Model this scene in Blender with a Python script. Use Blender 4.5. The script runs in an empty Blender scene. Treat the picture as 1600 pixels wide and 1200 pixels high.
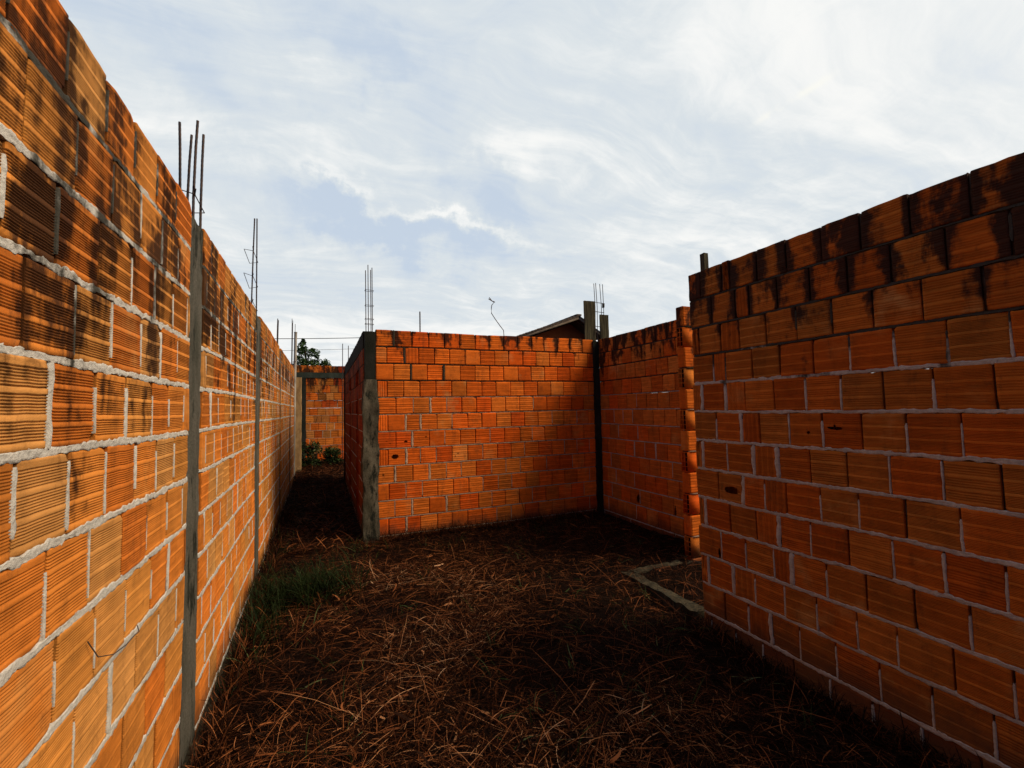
import bpy, math, random
import numpy as np
from mathutils import Vector, Matrix, noise as mnoise
R = math.radians
rng = np.random.default_rng(7)
random.seed(7)
S = bpy.context.scene
C = S.collection

# ------------------------------------------------------------------ camera
cd = bpy.data.cameras.new("camera"); cam = bpy.data.objects.new("camera", cd); C.objects.link(cam)
M3 = Matrix(((0.9202324206500685, -0.0020395297370689744, -0.39136700461710766),
             (-0.39084201115605494, -0.056828270930346404, -0.9187018395206126),
             (-0.02036699045037687, 0.9983818848223955, -0.05309235122383921)))
mw = M3.to_4x4(); mw.translation = Vector((0, 0, 1.48)); cam.matrix_world = mw
cd.sensor_width = 36; cd.lens = 36 * 700 / 1600; cd.clip_start = .05; cd.clip_end = 2000
S.camera = cam
# ------------------------------------------------------------------ exposure
S.view_settings.view_transform = 'Standard'; S.view_settings.look = 'None'
S.view_settings.exposure = 0; S.view_settings.gamma = 1
# ------------------------------------------------------------------ sun
SUN_AZ, SUN_EL = 118, 46
sd = Vector((math.sin(R(SUN_AZ)) * math.cos(R(SUN_EL)), math.cos(R(SUN_AZ)) * math.cos(R(SUN_EL)), math.sin(R(SUN_EL))))
ld = bpy.data.lights.new("sun", 'SUN'); sun = bpy.data.objects.new("sun", ld); C.objects.link(sun)
sun.rotation_euler = sd.to_track_quat('Z', 'Y').to_euler()
ld.energy = 4.0; ld.angle = R(28); ld.color = (1.0, .84, .62)

# ------------------------------------------------------------------ node helper
class NT:
    def __init__(s, tree):
        s.t = tree; s.n = tree.nodes; s.l = tree.links
    def _in(s, sock, v):
        if v is None: return
        if isinstance(v, bpy.types.NodeSocket): s.l.new(v, sock)
        else:
            if hasattr(sock.default_value, '__len__') and not hasattr(v, '__len__'): v = (v,) * len(sock.default_value)
            if hasattr(sock.default_value, '__len__') and len(sock.default_value) == 4 and len(v) == 3: v = (*v, 1)
            sock.default_value = v
    def m(s, op, a, b=None, c=None, clamp=False):
        n = s.n.new('ShaderNodeMath'); n.operation = op; n.use_clamp = clamp
        s._in(n.inputs[0], a); s._in(n.inputs[1], b); s._in(n.inputs[2], c); return n.outputs[0]
    def v(s, op, a, b=None, out=0):
        n = s.n.new('ShaderNodeVectorMath'); n.operation = op
        s._in(n.inputs[0], a)
        if b is not None:
            s._in(n.inputs[3] if op == 'SCALE' else n.inputs[1], b)
        return n.outputs['Value'] if op in ('DOT_PRODUCT', 'LENGTH') else n.outputs[0]
    def noise(s, vec, scale, detail=4, rough=.55, dist=0, out='Fac'):
        n = s.n.new('ShaderNodeTexNoise'); s._in(n.inputs['Vector'], vec)
        n.inputs['Scale'].default_value = scale; n.inputs['Detail'].default_value = detail
        n.inputs['Roughness'].default_value = rough; n.inputs['Distortion'].default_value = dist
        return n.outputs[out]
    def map(s, val, a, b, c=0., d=1., smooth=True):
        n = s.n.new('ShaderNodeMapRange'); n.interpolation_type = 'SMOOTHSTEP' if smooth else 'LINEAR'
        s._in(n.inputs['Value'], val)
        n.inputs['From Min'].default_value = a; n.inputs['From Max'].default_value = b
        n.inputs['To Min'].default_value = c; n.inputs['To Max'].default_value = d
        return n.outputs['Result']
    def mix(s, f, a, b, mode='MIX'):
        n = s.n.new('ShaderNodeMix'); n.data_type = 'RGBA'; n.blend_type = mode
        s._in(n.inputs[0], f); s._in(n.inputs[6], a); s._in(n.inputs[7], b); return n.outputs[2]
    def ramp(s, f, stops):
        n = s.n.new('ShaderNodeValToRGB'); cr = n.color_ramp
        while len(cr.elements) < len(stops): cr.elements.new(.5)
        for e, (p, c) in zip(cr.elements, stops): e.position = p; e.color = (*c, 1)
        s._in(n.inputs[0], f); return n.outputs[0]
    def sep(s, vec):
        n = s.n.new('ShaderNodeSeparateXYZ'); s._in(n.inputs[0], vec); return n.outputs
    def comb(s, x, y, z):
        n = s.n.new('ShaderNodeCombineXYZ')
        for i, q in enumerate((x, y, z)): s._in(n.inputs[i], q)
        return n.outputs[0]
    def attr(s, name):
        n = s.n.new('ShaderNodeAttribute'); n.attribute_name = name; return n.outputs['Vector']

# ------------------------------------------------------------------ world: hazy bright sky with thin streaked cloud
W = bpy.data.worlds.new("World"); S.world = W; W.use_nodes = True
t = NT(W.node_tree); t.n.clear()
out = t.n.new('ShaderNodeOutputWorld'); bg = t.n.new('ShaderNodeBackground'); t.l.new(bg.outputs[0], out.inputs[0])
tc = t.n.new('ShaderNodeTexCoord'); d = t.v('NORMALIZE', tc.outputs['Generated'])
sky = t.n.new('ShaderNodeTexSky'); sky.sky_type = 'NISHITA'; sky.sun_disc = False
sky.sun_elevation = R(SUN_EL); sky.sun_rotation = R(SUN_AZ); sky.air_density = 1; sky.dust_density = 2.5
skyc = t.v('SCALE', sky.outputs[0], .10)
x, y, z = t.sep(d)
zz = t.m('ADD', t.m('MAXIMUM', z, 0.0), .22)
pl = t.comb(t.m('DIVIDE', x, zz), t.m('DIVIDE', y, zz), 0.)
wn = t.noise(pl, 1.3, 3, .5, out='Color')
plw = t.v('ADD', pl, t.v('SCALE', t.v('SUBTRACT', wn, (.5, .5, .5)), .55))
rot = t.n.new('ShaderNodeMapping'); rot.inputs['Rotation'].default_value = (0, 0, R(-38)); rot.inputs['Scale'].default_value = (.40, 1.9, 1)
t.l.new(plw, rot.inputs[0]); pr = rot.outputs[0]
n1 = t.noise(pr, 1.15, 10, .64, .5)
n2 = t.noise(t.v('ADD', plw, (3.1, 7.7, 0)), 4.2, 10, .66, .6)
n3 = t.noise(t.v('ADD', pr, (9.1, 1.7, 0)), 5.5, 6, .62, .2)
dens = t.m('ADD', t.m('MULTIPLY', n1, .50), t.m('ADD', t.m('MULTIPLY', n2, .25), t.m('MULTIPLY', n3, .25)))
# blue gaps: soft ellipses on the dome, (centre direction, long axis, half length, half width, weight)
wd = t.noise(d, 7.5, 6, .6, out='Color')
dw = t.v('ADD', d, t.v('SCALE', t.v('SUBTRACT', wd, (.5, .5, .5)), .26))
GAPS = [
 ((.150, .917, .368), (.40, -.05, -.07), .19, .036, .24),
 ((.100, .787, .610), (.09, .01, -.03), .11, .040, .13),
 ((.300, .841, .450), (.20, -.05, -.16), .13, .045, .15),
 ((-.21, .810, .550), (.20, .00, -.12), .22, .045, .09),
 ((-.03, .930, .360), (.20, .00, .10), .10, .030, .08),
 ((.225, .890, .395), (.43, -.12, -.10), .24, .016, -.16),
 ((.33, .79, .51), (.20, .00, .10), .10, .050, -.10),
]
for c0, ax, la, lb, wt in GAPS:
    cv = Vector(c0).normalized(); av = (Vector(ax) - cv * Vector(ax).dot(cv)).normalized(); bv = cv.cross(av)
    rel = t.v('SUBTRACT', dw, tuple(cv))
    qa = t.m('DIVIDE', t.v('DOT_PRODUCT', rel, tuple(av)), la); qb = t.m('DIVIDE', t.v('DOT_PRODUCT', rel, tuple(bv)), lb)
    qc = t.m('DIVIDE', t.v('DOT_PRODUCT', rel, tuple(cv)), .25)
    e = t.m('EXPONENT', t.m('MULTIPLY', t.m('ADD', t.m('ADD', t.m('MULTIPLY', qa, qa), t.m('MULTIPLY', qb, qb)), t.m('MULTIPLY', qc, qc)), -1.))
    dens = t.m('SUBTRACT', dens, t.m('MULTIPLY', e, wt))
# cloud is thicker towards the low sun and near the horizon
sdot = t.v('DOT_PRODUCT', d, tuple(sd))
dens = t.m('ADD', dens, t.map(sdot, .30, .95, 0, .07))
dens = t.m('ADD', dens, t.map(z, .0, .30, .10, 0))
cov = t.map(dens, .30, .53, .52, 1.)
cl_hi = t.map(dens, .47, .64)
cloudc = t.mix(cl_hi, (.715, .77, .805), (.94, .945, .93))
cloudc = t.mix(t.map(sdot, .55, 1.0), cloudc, (.95, .95, .93))
blue = t.mix(.80, skyc, (.45, .60, .84))
col = t.mix(cov, blue, cloudc)
# broken contrail
cv = Vector((.722, .475, .503)).normalized(); av = Vector((.051, -.112, .030)); av = (av - cv * av.dot(cv)).normalized(); bv = cv.cross(av)
wd2 = t.v('ADD', d, t.v('SCALE', t.v('SUBTRACT', t.noise(d, 60, 3, .6, out='Color'), (.5, .5, .5)), .008))
rel = t.v('SUBTRACT', wd2, tuple(cv)); qa = t.m('DIVIDE', t.v('DOT_PRODUCT', rel, tuple(av)), .055)
qb = t.m('DIVIDE', t.v('DOT_PRODUCT', rel, tuple(bv)), .0055)
e = t.m('EXPONENT', t.m('MULTIPLY', t.m('ADD', t.m('POWER', t.m('ABSOLUTE', qa), 4.), t.m('MULTIPLY', qb, qb)), -1.))
col = t.mix(t.m('MULTIPLY', e, t.m('MULTIPLY', t.map(t.noise(d, 30, 3), .30, .55), .8)), col, (.98, .97, .90))
# the half of the sky away from the sun is clear and deep
away = t.v('DOT_PRODUCT', d, (-.80, -.58, .12))
col = t.mix(t.map(away, -.15, .55), col, (.10, .16, .30))
t.l.new(col, bg.inputs['Color']); bg.inputs['Strength'].default_value = 1.0

# ------------------------------------------------------------------ value noise (numpy)
def _h(i, j, k, s):
    n = (i * 374761393 + j * 668265263 + k * 2147483647 + s * 974634777) & 0xffffffff
    n = ((n ^ (n >> 13)) * 1274126177) & 0xffffffff
    return ((n ^ (n >> 16)) & 0xffff) / 65535.
def vn(p, s=0):
    p = np.asarray(p, float); f = np.floor(p); q = p - f; q = q * q * (3 - 2 * q); f = f.astype(np.int64)
    r = 0
    for a in (0, 1):
        wa = q[..., 0] if a else 1 - q[..., 0]
        for b in (0, 1):
            wb = q[..., 1] if b else 1 - q[..., 1]
            for c in (0, 1):
                wc = q[..., 2] if c else 1 - q[..., 2]
                r = r + wa * wb * wc * _h(f[..., 0] + a, f[..., 1] + b, f[..., 2] + c, s)
    return r * 2 - 1
def fbm(p, s=0, o=3):
    p = np.asarray(p, float); r = 0; a = 1.; t_ = 0
    for i in range(o): r = r + a * vn(p, s + i * 17); t_ += a; a *= .5; p = p * 2.03
    return r / t_

# ------------------------------------------------------------------ mesh builder
class MB:
    def __init__(s): s.v = []; s.f = []; s.mi = []; s.bv = []; s.rd = []; s.n = 0
    def add(s, v, f, mi=0, bv=None, rd=(.5, .5, .5)):
        v = np.asarray(v, float).reshape(-1, 3); f = np.asarray(f, np.int64).reshape(-1, 4)
        s.v.append(v); s.f.append(f + s.n); s.mi.append(np.full(len(f), mi, np.int32))
        s.bv.append(np.zeros((len(v), 3)) if bv is None else np.asarray(bv, float))
        s.rd.append(np.broadcast_to(np.asarray(rd, float), (len(v), 3))); s.n += len(v)
    def grid(s, P, mi=0, bv=None, rd=(.5, .5, .5), mask=None):
        a, b = P.shape[:2]; I = np.arange(a * b).reshape(a, b)
        f = np.stack([I[:-1, :-1], I[1:, :-1], I[1:, 1:], I[:-1, 1:]], -1)
        f = f[mask] if mask is not None else f.reshape(-1, 4)
        s.add(P.reshape(-1, 3), f, mi, None if bv is None else bv.reshape(-1, 3), rd)
    def box(s, x0, x1, y0, y1, z0, z1, mi=0, rd=(.5, .5, .5)):
        v = [(x, y, z) for x in (x0, x1) for y in (y0, y1) for z in (z0, z1)]
        f = [(0, 1, 3, 2), (4, 6, 7, 5), (0, 4, 5, 1), (2, 3, 7, 6), (0, 2, 6, 4), (1, 5, 7, 3)]
        s.add(v, f, mi, None, rd)
    def build(s, name, mats, parent=None, xf=None, smooth=False):
        v = np.concatenate(s.v); f = np.concatenate(s.f); mi = np.concatenate(s.mi)
        bv = np.concatenate(s.bv); rd = np.concatenate(s.rd)
        if xf is not None: v = xf(v)
        me = bpy.data.meshes.new(name)
        tri = f[:, 3] < 0
        me.vertices.add(len(v)); me.vertices.foreach_set('co', v.ravel())
        me.loops.add(len(f) * 4); me.loops.foreach_set('vertex_index', f.ravel().astype(np.int32))
        me.polygons.add(len(f)); me.polygons.foreach_set('loop_start', np.arange(0, len(f) * 4, 4, dtype=np.int32))
        me.polygons.foreach_set('material_index', mi)
        if smooth: me.polygons.foreach_set('use_smooth', np.ones(len(f), bool))
        for nm, arr in (('bv', bv), ('rnd', rd)):
            at = me.attributes.new(nm, 'FLOAT_VECTOR', 'POINT'); at.data.foreach_set('vector', arr.ravel())
        me.update(calc_edges=True); me.validate()
        for m in (mats if isinstance(mats, (list, tuple)) else [mats]): me.materials.append(m)
        o = bpy.data.objects.new(name, me); C.objects.link(o)
        if parent: o.parent = parent; o.matrix_parent_inverse = Matrix.Translation(parent.location).inverted()
        return o
def empty(name, loc): 
    o = bpy.data.objects.new(name, None); C.objects.link(o); o.location = loc; return o
def tag(o, label=None, cat=None, group=None, kind=None):
    if label: o['label'] = label
    if cat: o['category'] = cat
    if group: o['group'] = group
    if kind: o['kind'] = kind
    return o

# ------------------------------------------------------------------ materials
def new_mat(name, rough=.9, spec=.04):
    m = bpy.data.materials.new(name); m.use_nodes = True; t = NT(m.node_tree)
    b = m.node_tree.nodes['Principled BSDF']; b.inputs['Roughness'].default_value = rough
    b.inputs['Specular IOR Level'].default_value = spec
    return m, t, b
def objpos(t):
    g = t.n.new('ShaderNodeNewGeometry'); return g.outputs['Position']
def bump(t, b, h, strength, dist):
    n = t.n.new('ShaderNodeBump'); n.inputs['Strength'].default_value = strength; n.inputs['Distance'].default_value = dist
    t.l.new(h, n.inputs['Height']); t.l.new(n.outputs[0], b.inputs['Normal'])
def mold_mask(t, P, z0, z1, amt, edge=0., strip=0., seed=0., thr=.62, low=0., pb=.07, gain=1.35, topless=0.):
    x, y, z = t.sep(P)
    st = t.n.new('ShaderNodeMapping'); st.inputs['Scale'].default_value = (1, 1, .42); st.inputs['Location'].default_value = (seed, seed * .7, seed * .3)
    t.l.new(P, st.inputs[0])
    a = t.noise(st.outputs[0], 5.2, 6, .62, .6); b2 = t.noise(P, 19., 4, .6)
    s2 = t.n.new('ShaderNodeMapping'); s2.inputs['Scale'].default_value = (1, 1, .10); s2.inputs['Location'].default_value = (seed, 0, 2)
    t.l.new(P, s2.inputs[0]); a2 = t.noise(s2.outputs[0], 9.5, 5, .6)
    a = t.m('ADD', t.m('ADD', t.m('MULTIPLY', a, .52), t.m('MULTIPLY', a2, .28)), t.m('MULTIPLY', b2, .20))
    a = t.m('ADD', a, t.m('MULTIPLY', t.m('SUBTRACT', t.sep(t.attr('rnd'))[1], .5), pb))
    if gain != 1: a = t.m('ADD', t.m('MULTIPLY', t.m('SUBTRACT', a, .5), gain), .5)
    if topless: a = t.m('SUBTRACT', a, t.map(z, 2.1, 2.3, 0, topless))
    a = t.m('ADD', a, t.map(z, z0, z1, low, amt, False))
    if edge:
        bv = t.attr('bv'); bx = t.sep(bv)[0]
        ed = t.m('POWER', t.m('ABSOLUTE', t.m('MULTIPLY', t.m('SUBTRACT', bx, .5), 2.)), 3.)
        a = t.m('ADD', a, t.m('MULTIPLY', ed, t.map(z, z1 - .45, z1, 0, edge)))
    if strip:
        bz = t.sep(t.attr('bv'))[2]
        a = t.m('SUBTRACT', a, t.m('MULTIPLY', bz, strip))
    return t.map(a, thr, thr + .13)
PAL = [(0.0, (.34, .045, .010)), (.08, (.50, .085, .012)), (.25, (.60, .130, .014)), (.5, (.60, .170, .022)), (.72, (.56, .200, .034)), (.9, (.50, .210, .052)), (1.0, (.33, .125, .030))]
def brick_mat(name, z0, z1, amt, edge, strip, seed, k=1., tint=(1, 1, 1), thr=.62, low=0., rowvar=.18, var=1., mid=.5, moldc=(.020, .011, .007), pb=.07, topless=0., grime=.45):
    m, t, b = new_mat(name, .88); P = objpos(t)
    rx, ry, rz = t.sep(t.attr('rnd')); bx, by, bz = t.sep(t.attr('bv'))
    c = t.ramp(t.m('ADD', mid, t.m('MULTIPLY', t.m('SUBTRACT', rx, .5), var)), PAL)
    st = t.n.new('ShaderNodeMapping'); st.inputs['Scale'].default_value = (1, 1, 9); t.l.new(P, st.inputs[0])
    streak = t.noise(st.outputs[0], 6, 4, .6); blot = t.noise(P, 11, 5, .6); fine = t.noise(P, 260, 3, .6)
    streak = t.map(streak, .30, .70, 0, 1, False); blot2 = t.map(blot, .32, .68, 0, 1, False)
    g = t.m('ADD', .58, t.m('ADD', t.m('MULTIPLY', streak, .38), t.m('ADD', t.m('MULTIPLY', blot2, .26), t.m('MULTIPLY', fine, .16))))
    g = t.m('MULTIPLY', g, t.m('ADD', 1., t.m('MULTIPLY', bz, .16)))
    g = t.m('MULTIPLY', g, t.m('ADD', 1 - rowvar / 2, t.m('MULTIPLY', ry, rowvar)))
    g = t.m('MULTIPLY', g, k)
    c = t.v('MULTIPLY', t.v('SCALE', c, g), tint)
    # pale dusty bloom on some bricks, soot-grey firing marks on others
    dust = t.m('MULTIPLY', t.map(t.noise(P, 4.5, 5, .6), .50, .70), t.map(rz, .5, 1., .0, .45))
    c = t.mix(dust, c, (.52, .27, .085))
    grey = t.m('MULTIPLY', t.map(t.noise(t.v('ADD', P, (5, 3, 9)), 8, 3, .6), .48, .66), t.map(rz, .0, .35, .35, .0))
    c = t.mix(grey, c, (.15, .055, .014))
    # grime: ragged brown-black mottling and thin downward drips shared by neighbouring bricks
    dr = t.n.new('ShaderNodeMapping'); dr.inputs['Scale'].default_value = (1, 1, .22); dr.inputs['Location'].default_value = (seed * 2, 1, 4); t.l.new(P, dr.inputs[0])
    gm = t.m('ADD', t.m('MULTIPLY', t.noise(dr.outputs[0], 13, 7, .72, .5), .6), t.m('MULTIPLY', t.noise(P, 34, 6, .75), .4))
    c = t.mix(t.m('MULTIPLY', t.map(gm, .50, .66), grime), c, (.075, .030, .012))
    mk = mold_mask(t, P, z0, z1, amt, edge, strip, seed, thr, low, pb, 1.35, topless)
    c = t.mix(t.m('MULTIPLY', mk, .93), c, moldc)
    zz_ = t.sep(P)[2]; dirt = t.map(t.m('SUBTRACT', zz_, t.m('MULTIPLY', t.noise(P, 6, 5, .65), .30)), -.14, .06, .75, 0.)
    c = t.mix(dirt, c, (.075, .038, .020))
    t.l.new(c, b.inputs['Base Color'])
    bump(t, b, t.m('ADD', fine, t.m('MULTIPLY', blot, .6)), .35, .003)
    return m
def mortar_mat(name, col, z0, z1, amt, seed, thr=.6):
    m, t, b = new_mat(name, .95); P = objpos(t)
    n = t.noise(P, 60, 5, .7); n2 = t.noise(P, 7, 4, .6)
    c = t.v('SCALE', t.mix(n2, tuple(q * .55 for q in col), tuple(q * 1.15 for q in col)), t.map(n, .3, .7, .72, 1.1, False))
    mk = mold_mask(t, P, z0, z1, amt, 0, 0, seed, thr)
    c = t.mix(t.m('MULTIPLY', mk, .93), c, (.02, .018, .012))
    t.l.new(c, b.inputs['Base Color']); bump(t, b, n, .9, .006); return m
def concrete_mat(name, c1, c2, dark=(.02, .02, .014), dthr=.55, scale=6):
    m, t, b = new_mat(name, .95); P = objpos(t)
    st = t.n.new('ShaderNodeMapping'); st.inputs['Scale'].default_value = (1, 1, .35); t.l.new(P, st.inputs[0])
    a = t.noise(st.outputs[0], scale, 6, .65, .3); n = t.noise(P, 70, 5, .7)
    c = t.mix(t.map(a, .3, .7), c1, c2)
    c = t.mix(t.map(t.noise(st.outputs[0], scale * 1.7, 5, .7), dthr, dthr + .12), c, dark)
    c = t.v('SCALE', c, t.map(n, .3, .7, .7, 1.2, False))
    t.l.new(c, b.inputs['Base Color']); bump(t, b, n, .8, .006); return m
def plain_mat(name, c1, c2, scale=12, rough=.85, stretch=(1, 1, 1), metal=0, bmp=.3, dist=.004):
    m, t, b = new_mat(name, rough); P = objpos(t)
    st = t.n.new('ShaderNodeMapping'); st.inputs['Scale'].default_value = stretch; t.l.new(P, st.inputs[0])
    a = t.noise(st.outputs[0], scale, 5, .65, .3)
    t.l.new(t.mix(t.map(a, .32, .68), c1, c2), b.inputs['Base Color']); b.inputs['Metallic'].default_value = metal
    bump(t, b, a, bmp, dist); return m
M_BL = brick_mat('brick_boundary', .95, 2.0, .15, .03, .03, 3.1, .75, (.97, 1.06, 1.25), thr=.555, low=-.15, var=.55, mid=.60, moldc=(.030, .012, .006), rowvar=.3, topless=.07)
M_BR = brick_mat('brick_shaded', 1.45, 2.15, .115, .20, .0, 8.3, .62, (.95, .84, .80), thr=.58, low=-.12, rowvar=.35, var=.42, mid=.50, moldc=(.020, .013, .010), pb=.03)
M_BB = brick_mat('brick_room', 1.9, 2.43, .09, .16, .0, 13.7, 1.02, (1.0, .69, .50), thr=.585, low=-.10, rowvar=.45, var=.55, mid=.44)
M_BS = brick_mat('brick_short', 1.5, 2.43, .15, .20, .0, 21.7, .85, (1, .80, .72), thr=.575, low=-.10, rowvar=.4, var=.5, mid=.5)
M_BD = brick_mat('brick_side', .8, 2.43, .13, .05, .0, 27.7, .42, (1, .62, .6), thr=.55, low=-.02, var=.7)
M_BE = brick_mat('brick_corridor_end', .9, 2.4, .10, .0, .0, 33.7, .78, (1, .85, .8), thr=.56, low=-.04, rowvar=.5)
M_BO = brick_mat('brick_jamb', 1.6, 2.3, .20, .0, .0, 39.7, .80, (1.05, .80, .6), thr=.57, low=-.1, var=.7)
M_ML = mortar_mat('mortar_pale', (.60, .55, .48), 1.5, 2.3, .24, 3.1)
M_MR = mortar_mat('mortar_grey', (.54, .45, .36), 1.55, 1.95, .42, 8.3)
M_MB = mortar_mat('mortar_thin', (.50, .33, .22), 1.6, 1.9, .38, 13.7, .56)
M_CORE = plain_mat('mortar_deep', (.05, .032, .022), (.10, .07, .05), 20)
M_CELL = plain_mat('block_cell_shade', (.010, .007, .005), (.016, .010, .007), 20)  # near-black colour stands in for the shade inside open block cells
M_COLL = concrete_mat('concrete_stained', (.115, .10, .078), (.055, .052, .038), dthr=.52)
M_COLP = concrete_mat('concrete_rough', (.15, .125, .085), (.045, .04, .025), dthr=.50, scale=9)
M_COLD = concrete_mat('concrete_black', (.035, .032, .026), (.016, .018, .012), dthr=.5)
M_BEAM = concrete_mat('concrete_mossy', (.05, .058, .045), (.025, .03, .022), dthr=.6)
M_FOOT = concrete_mat('concrete_footing', (.065, .050, .030), (.020, .016, .010), dthr=.50, scale=14)
M_STEEL = plain_mat('rusty_steel', (.045, .040, .045), (.085, .055, .042), 30, .6, metal=.4)
M_WOOD = plain_mat('weathered_wood', (.10, .085, .045), (.022, .018, .012), 14, .9, (3.5, 3.5, .22), bmp=.8, dist=.01)
M_POST = plain_mat('pale_pole', (.42, .37, .31), (.22, .19, .16), 10, .7, (1, 1, .3))
M_WIRE = plain_mat('wire_black', (.02, .02, .02), (.04, .035, .03), 10, .5)

# ------------------------------------------------------------------ brickwork
def profile(h, kind, rs, depth):
    """(v, w, strip) points from the lower back edge to the upper back edge"""
    B = .003
    pts = [(0, -.09, 1), (0, -B, 1), (B, 0, 1)]
    if kind == 'flat':
        for q in np.linspace(.02, h - .02, 6): pts.append((q, -.0005 * rs.random(), 0))
    else:
        nb, per, strip, edge = {'fine': (3, .0056, .010, .017), 'band': (4, .0058, .0085, .012), 'coarse': (3, .0100, .012, .016), 'lite': (3, .0165, .012, .02)}[kind]
        usable = h - 2 * edge - (nb - 1) * strip; ng = max(1, int(usable / nb / per)); per = usable / nb / ng
        q = edge; pts.append((q, 0, 1))
        for b in range(nb):
            for g in range(ng):
                dd = depth * (.75 + .5 * rs.random())
                pts += [(q + .18 * per, -dd, 0), (q + .50 * per, -dd, 0), (q + .70 * per, 0, 0), (q + .98 * per, 0, 0)]
                q += per
            pts.append((q, 0, 1)); q += strip; pts.append((q, 0, 1))
    pts += [(h - B, 0, 1), (h, -B, 1), (h, -.09, 1)]
    a = np.array(pts)
    return a[np.concatenate([[True], np.abs(np.diff(a[:, 0])) + np.abs(np.diff(a[:, 1])) > 1e-6])]
def brick(mb, u0, u1, v0, v1, kind, depth, rs, rot=False, holes=(), rd=None, jit=1.):
    L, h = u1 - u0, v1 - v0
    pf = profile(L if rot else h, kind, rs, depth)
    n = L if not rot else h
    cols = np.array([0, .0035, .012, n * .2, n * .4, n * .6, n * .8, n - .012, n - .0035, n]) if n > .07 else np.array([0, .0035, n * .3, n * .6, n - .0035, n])
    dense = None
    if holes:
        cols = np.unique(np.concatenate([[0, .0035], np.arange(.008, n - .008, .0035), [n - .0035, n]]))
        dense = True
    rec = np.zeros(len(cols)); rec[0] = rec[-1] = -.003
    m = rs.normal(0, .0016 * jit, 4)
    A = np.zeros((len(cols), len(pf), 3)); cu = cols / n; pv = pf[:, 0] / pf[-1, 0]
    warp = (m[0] * np.outer(1 - cu, 1 - pv) + m[1] * np.outer(cu, 1 - pv) + m[2] * np.outer(1 - cu, pv) + m[3] * np.outer(cu, pv))
    wob = rs.normal(0, .0006 * jit, (len(cols), 2)) if not dense else np.zeros((len(cols), 2))
    if not dense: wob[0] *= 2; wob[-1] *= 2
    vv = pf[None, :, 0] + np.outer(wob[:, 0], 1 - pv) + np.outer(wob[:, 1], pv)
    ww = pf[None, :, 1] + np.where(pf[None, :, 1] > -.05, rec[:, None] + warp, 0)
    uu = np.broadcast_to(cols[:, None], vv.shape)
    if jit > .7 and not dense:
        for cu_ in (0, n):
            for cv_ in (0, pf[-1, 0]):
                if rs.random() < .22:
                    rr_ = rs.uniform(.010, .026); dd_ = np.hypot((cols[:, None] - cu_) * rs.uniform(.6, 1.2), (pf[None, :, 0] - cv_) * rs.uniform(.5, 1.3))
                    ww = ww - np.where(pf[None, :, 1] > -.05, rs.uniform(.004, .010) * np.clip(1 - dd_ / rr_, 0, 1) ** .6, 0)
    if rot: A[..., 0] = u0 + vv; A[..., 1] = v0 + uu; P = A
    else: A[..., 0] = u0 + uu; A[..., 1] = v0 + vv; P = A
    A[..., 2] = ww
    # orientation: columns along u, rows along v  -> normal +w ; swapped for rotated bricks
    bv = np.zeros_like(A); bv[..., 0] = (A[..., 0] - u0) / L; bv[..., 1] = (A[..., 1] - v0) / h; bv[..., 2] = pf[None, :, 2]
    if rot: P = P[::-1]; bv = bv[::-1]
    if rd is None: rd = rs.random(3)
    mask = None
    if holes:
        ctr = (P[:-1, :-1] + P[1:, 1:]) / 2; mask = np.ones(ctr.shape[:2], bool)
        for (hu, hv, ru, rv) in holes:
            du, dv = (ctr[..., 0] - hu) / ru, (ctr[..., 1] - hv) / rv
            rr = du ** 2 + dv ** 2 + .45 * vn(np.stack([ctr[..., 0] * 60, ctr[..., 1] * 90, ctr[..., 0] * 0], -1), 5)
            mask &= ~((rr < 1) & (ctr[..., 2] > -.02))
    mb.grid(P, 0, bv, rd, mask)
    # ends + back
    for e in (0, -1):
        front = P[e]; back = front.copy(); back[:, 2] = -.09
        G = np.stack([back, front] if e == 0 else [front, back]); bb = np.stack([bv[e], bv[e]])
        mb.grid(G, 0, bb, rd)
    q = np.array([P[0, 0], P[0, -1], P[-1, -1], P[-1, 0]]); q[:, 2] = -.09
    mb.add(q, [(0, 1, 2, 3)], 0, None, rd)
def bead_h(mb, u0, u1, vc, half, wout, du, seed, mi=1, jag=.3):
    n = max(2, int((u1 - u0) / du)); u = np.linspace(u0, u1, n + 1)
    z0 = np.zeros_like(u)
    def N(k, fr): return vn(np.stack([u * fr, z0 + vc * 3.3, z0 + k], -1), seed)
    lo = half * (1 + jag * N(1, 22) + jag * .9 * N(2, 60) + jag * .6 * N(21, 140)); hi = half * (1 + jag * N(3, 22) + jag * .9 * N(4, 60) + jag * .6 * N(22, 140))
    wo = wout * (1 + .5 * N(5, 15) + .5 * N(6, 70))
    k = [(-1, -.02), (-1, -.0005), (-.93, .55), (-.35, .8), (.15, .6), (.6, 1.), (.94, .6), (1, -.0005), (1, -.02)]
    P = np.zeros((n + 1, len(k), 3))
    for i, (a, b) in enumerate(k):
        P[:, i, 0] = u; P[:, i, 1] = vc + (lo * a if a < 0 else hi * a)
        P[:, i, 2] = b if b < 0 else wo * b
        P[:, i, 2] -= .012 * np.clip(1 - np.minimum(u - u0, u1 - u) / .014, 0, 1)
        if 0 < i < len(k) - 1: P[:, i, 2] += .0011 * N(8 + i, 110) + .0010 * N(28 + i, 50)
    mb.grid(P, mi)
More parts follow.
